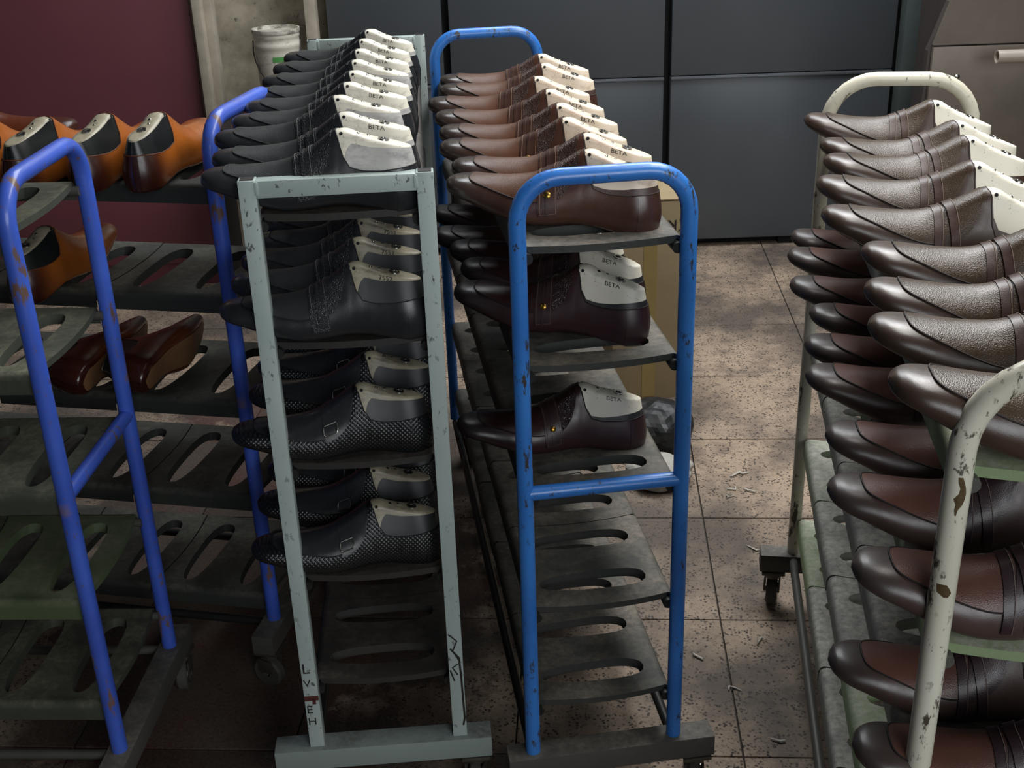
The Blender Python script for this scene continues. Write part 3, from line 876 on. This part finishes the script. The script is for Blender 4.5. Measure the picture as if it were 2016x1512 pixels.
# bright blue rack
for i, (x, d, yaw) in enumerate([(-.026, .106, -17.5), (-.008, .205, -17), (-.018, .325, -20.5), (-.008, .436, -19.6), (-.005, .560, -19.9), (-.005, .690, -18),
                                 (.030, .82, -16), (.042, .93, -14)]):
    on_rack('blue', 0, x, d, yaw, 7, 'brown_strap', 'brown loafer with gold button, %s, blue rack top shelf' % ORD[i], 'brown loafers on the blue rack top shelf', 1.02, dz=.004)
for i, (x, d, yaw) in enumerate([(-.027, .141, -23), (-.006, .250, -25), (-.012, .36, -22), (-.030, .46, -18), (-.022, .60, -18)]):
    on_rack('blue', 1, x, d, yaw, 6.5, 'burgundy_strap', 'dark burgundy loafer with gold button, %s, blue rack second shelf' % ORD[i], 'burgundy loafers on the blue rack second shelf', dz=.003)
on_rack('blue', 2, -.027, .152, -2, 6, 'burgundy_strap', 'lone dark burgundy loafer on the blue rack third shelf', 'burgundy loafers on the blue rack', dz=.002)

# cream rack
top = [(-.193, .028), (-.195, .173), (-.186, .279), (-.174, .407), (-.207, .560), (-.200, .711), (-.179, .833), (-.175, .933), (-.185, 1.118)]
yaws = [1, 2, 2, 3, 3.3, -1, 7, 7, -1]
for i, (tx, td) in enumerate(top):
    ya = math.radians(yaws[i]); c, s_ = math.cos(ya), math.sin(ya)
    lx = -.19 * .98 + .008
    on_rack('cream', 0, tx - lx * c, td - lx * s_ + (.0 if i else .012), yaws[i], 12, 'taupe_double', 'taupe brown loafer with crossed double straps, %s, cream rack top shelf' % ORD[i], 'taupe loafers on the cream rack top shelf')
sec = [(-.206, .044), (-.215, .198), (-.205, .331), (-.215, .504), (-.208, .611), (-.191, .732), (-.212, .855), (-.206, 1.000), (-.193, 1.105)]
for i, (tx, td) in enumerate(sec):
    ya = math.radians(2); lx = -.19 * .98 + .008
    on_rack('cream', 1, tx - lx, td - lx * math.sin(ya), 2, 10, 'dark_double', 'dark brown loafer with crossed double straps, %s, cream rack second shelf' % ORD[i], 'dark loafers on the cream rack second shelf')
for i, (tx, td) in enumerate([(-.189, .030), (-.200, .173)]):
    lx = -.19 * .98 + .008
    on_rack('cream', 2, tx - lx, td, 2, 9, 'dark_double', 'dark brown loafer with crossed double straps, %s, cream rack third shelf' % ORD[i], 'dark loafers on the cream rack third shelf')

# shoes on the back violet rack, heels towards the camera
G = 'orange brown shoes on the back rack'
z2 = S2[0] + .004
for (x, y, yw, lb) in ((-.606, 2.150, -101, 'orange brown shoe with dark heel, rightmost on the back violet rack'),
                       (-.700, 2.155, -103, 'orange brown shoe, second from the right on the back violet rack'),
                       (-.802, 2.145, -109, 'orange brown shoe, third from the right on the back violet rack'),
                       (-.905, 2.150, -109, 'orange brown shoe at the left edge, fourth on the back violet rack')):
    shoe('orange_plain', (x, y, z2), (0, math.radians(3), math.radians(yw)), lb, G)
shoe('red_brown_plain', (-.985, 2.235, z2 + .03), (0, 0, math.radians(186)), 'dark red brown shoe pointing right, at the photo left edge behind the orange shoes', G)
shoe('orange_plain', (-.850, 2.170, S2[1] + .004), (0, math.radians(3), math.radians(-104)), 'orange brown shoe alone on the second shelf of the back violet rack', G)
for (x, y, yw, lb) in ((-.772, 2.155, -103, 'tipped red brown shoe showing its tan insole, left one on the third shelf'),
                       (-.655, 2.155, -103, 'tipped red brown shoe showing its tan insole, right one on the third shelf')):
    shoe('red_brown_plain', (x, y, S2[2] + .050), (math.radians(78), math.radians(-4), math.radians(yw)), lb, G)

# ------------------------------------------------------------------ background things
# paint pail on a dark bench
def pail():
    t = empty('paint_pail', (-.795, 4.42, .665)); tag(t, 'white plastic paint pail with green label and dirty rim', 'bucket')
    R = .082
    b = MB(); b.lathe([(0, 0), (R * .86, 0), (R * .88, .004), (R * .97, .23), (R * .97, .245), (R * 1.0, .25), (R * 1.0, .262), (R * .975, .266), (R * .975, .28), (R * 1.0, .284), (R * 1.0, .296), (R * .97, .30)], n=48)
    ob('body', b, m_last('dirty_white_plastic', '#d8d3c4', '#7c7466', .55), t)
    r = MB(); r.lathe([(R * .96, .298), (R * 1.03, .298), (R * 1.045, .304), (R * 1.03, .312), (R * .96, .312), (R * .93, .300), (0, .298)], n=48)
    ob('lid', r, m_last('dirty_lid', '#c9c4b8', '#4b443c', .45), t)
    l = MB(); n = 16
    vs = []
    for k in range(n + 1):
        a = math.radians(-95 + 100 * k / n)
        for z in (.205, .222): 
            rr = R * (.88 + .09 * z / .23) + .0012
            vs.append((rr * math.cos(a), rr * math.sin(a), z))
    l.add(vs, [(2 * k, 2 * k + 2, 2 * k + 3, 2 * k + 1) for k in range(n)])
    ob('green_band', l, m_plain('green_label', '#5fae5c', .5), t)
    l = MB(); vs = []
    for k in range(n + 1):
        a = math.radians(-90 + 70 * k / n)
        for z in (.12, .203):
            rr = R * (.88 + .09 * z / .23) + .0010
            vs.append((rr * math.cos(a), rr * math.sin(a), z))
    l.add(vs, [(2 * k, 2 * k + 2, 2 * k + 3, 2 * k + 1) for k in range(n)])
    M = Mat('label_print', .5)
    M.color(M.mix(M.ramp(M.noise(30, 3), [(.55, 0.0), (.60, 1.0)]), lin('#d9d2c0'), lin('#b4925f')))
    ob('label', l, M.m, t)
    h = MB(); h.tube([(-R * 1.03, 0, .27)] + [(-R * 1.06 * math.cos(a), -R * .5 * math.sin(a) - .03 * math.sin(a), .27 - .14 * math.sin(a)) for a in [math.pi * k / 12 for k in range(1, 12)]] + [(R * 1.03, 0, .27)], .0022, 8)
    ob('handle', h, MT['steel_dark'], t)
pail()
t = empty('bench', (-.83, 4.45, 0)); tag(t, 'low dark workbench under the paint pail', 'bench')
mb = MB(); mb.box((0, .0, .645), (.40, .44, .04), .004); ob('top', mb, m_plain('dark_wood', '#2a2522', .7, 0, .4, 12), t)
for sx in (-1, 1):
    for sy in (-1, 1):
        mb = MB(); mb.box((sx * .17, sy * .18, .3125), (.04, .04, .625), .003); ob('leg', mb, MT['rail_dark'], t)

# machine at the right
MT['mach'] = m_plain('brown_grey_steel', '#857a6f', .45, .35, .35, 5, .03)
MT['mach_d'] = m_plain('dark_brown_steel', '#5c5450', .5, .3, .35, 5, .03)
t = empty('machine', (1.645, 3.75, 0)); tag(t, 'grey brown steel machine with a pipe stub, right background', 'machine')
mb = MB(); mb.box((.095, .28, .75), (.61, .42, 1.5), .006); ob('body', mb, MT['mach_d'], t)
g = MB(); ps = [(-.345, .60), (-.338, .935), (-.29, 1.08), (.40, 1.08), (.40, .60)]
g.add([(x, 0, z) for x, z in ps] + [(x, .03, z) for x, z in ps], [tuple(range(5)), tuple(range(9, 4, -1))] + [(i, (i + 1) % 5, 5 + (i + 1) % 5, 5 + i) for i in range(5)])
ob('upper_guard', g.mesh('upper_guard', False), MT['mach_d'], t)
mb = MB(); mb.box((.0, -.012, .765), (.66, .018, .37), .004); ob('front_plate', mb, MT['mach'], t)
g = MB(); ps = [(-.33, .955), (-.285, 1.10), (.40, 1.10), (.40, .955)]
g.add([(x, -.02, z) for x, z in ps] + [(x, -.002, z) for x, z in ps], [(0, 1, 2, 3), (7, 6, 5, 4)] + [(i, (i + 1) % 4, 4 + (i + 1) % 4, 4 + i) for i in range(4)])
ob('sloped_plate', g.mesh('sloped_plate', False), MT['mach'], t)
for x, z in ((-.25, .86), (.10, .85), (-.22, .70), (.18, .70)):
    mb = MB(); mb.lathe([(0, -.012), (.008, -.010), (.009, 0)], (x, -.02, z), 12, 'Y'); ob('bolt', mb, MT['metal'], t)
mb = MB(); mb.tube([(-.19, -.16, .94), (.30, -.16, .94)], .0195, 24, cap=False); mb.tube([(.30, -.16, .94), (-.19, -.16, .94)], .016, 24, cap=False)
mb.lathe([(.016, -.19), (.0195, -.19)], (0, -.16, .94), 24, 'X')
pipe = ob('pipe', mb, m_plain('pale_pipe', '#c9bdb2', .35, .4, .15), t)
mb = MB(); mb.box((.27, -.09, .94), (.05, .17, .06), .006); ob('pipe_bracket', mb, MT['mach_d'], t)

# cardboard carton behind the blue rack
t = empty('carton', (.405, 3.42, 0), (0, 0, math.radians(4))); tag(t, 'tall brown cardboard carton standing behind the blue rack', 'box')
card = m_plain('cardboard', '#a4916f', .8, 0, .22, 9, .05)
mb = MB(); mb.box((0, 0, .31), (.22, .22, .62), .003); ob('body', mb, card, t)
for sx in (-1, 1):
    mb = MB(); mb.box((sx * .056, 0, .624), (.106, .222, .005), .001); ob('flap', mb, card, t)
mb = MB(); mb.box((0, -.1112, .31), (.040, .0012, .60)); ob('tape', mb, m_plain('yellow_tape', '#a8925c', .35), t)
flat_text('KKK', .05, 'lettering', MT['ink'], t, (.110, -.1125, .53), (math.pi / 2, 0, 0), mirror=True)

# crumpled bags beside the carton
def crumple(name, loc, dims, mat, seed, label, cat):
    rnd = random.Random(seed)
    bm = bmesh.new(); bmesh.ops.create_icosphere(bm, subdivisions=4, radius=1)
    ph = [(Vector((rnd.uniform(-1, 1), rnd.uniform(-1, 1), rnd.uniform(-1, 1))).normalized(), rnd.uniform(2, 6), rnd.uniform(0, 6)) for _ in range(14)]
    for v in bm.verts:
        n = v.co.normalized(); s_ = 1 + sum(.05 * abs(math.sin(n.dot(d) * f + p)) for d, f, p in ph) - .25
        v.co = Vector((n.x * dims[0] * s_, n.y * dims[1] * s_, max(-.98, n.z * s_) * dims[2]))
    me = bpy.data.meshes.new(name); bm.to_mesh(me); bm.free()
    lo = min(v.co.z for v in me.vertices)
    for v in me.vertices: v.co.z -= lo
    me.materials.append(mat)
    o = bpy.data.objects.new(name, me); COL.objects.link(o); o.location = loc
    return tag(o, label, cat)
crumple('plastic_bag', (.40, 2.98, 0), (.085, .08, .07), m_plain('black_plastic', '#17181a', .5), 3, 'black crumpled plastic bag on the floor beside the blue rack', 'bag')
crumple('crumpled_paper', (.385, 2.80, 0), (.075, .06, .035), m_plain('white_paper', '#b9b5ab', .7), 5, 'dirty white crumpled paper on the floor beside the blue rack', 'paper')

# paper scraps on the floor of the aisle
MT['scrap'] = m_plain('scrap_white', '#d9d4c8', .8)
for i, (x, y) in enumerate(((.553, 2.744), (.607, 2.822), (.603, 2.728), (.457, 2.919), (.58, 2.824), (.54, 2.70), (.50, 2.10), (.42, 1.95), (.56, 2.46), (.47, 1.80), (.36, 2.05))):
    rnd = random.Random(i)
    mb = MB(); pts = []
    for k in range(4):
        pts.append((x + rnd.uniform(-.012, .012) + .008 * k, y + rnd.uniform(-.014, .014), .003 + .003 * rnd.random()))
    mb.tube(pts, [.001, .0028, .0024, .0008], 6)
    o = ob('paper_scrap', mb, MT['scrap'])
    tag(o, 'tiny white paper scrap lying on the aisle floor', 'paper', 'paper scraps on the floor')
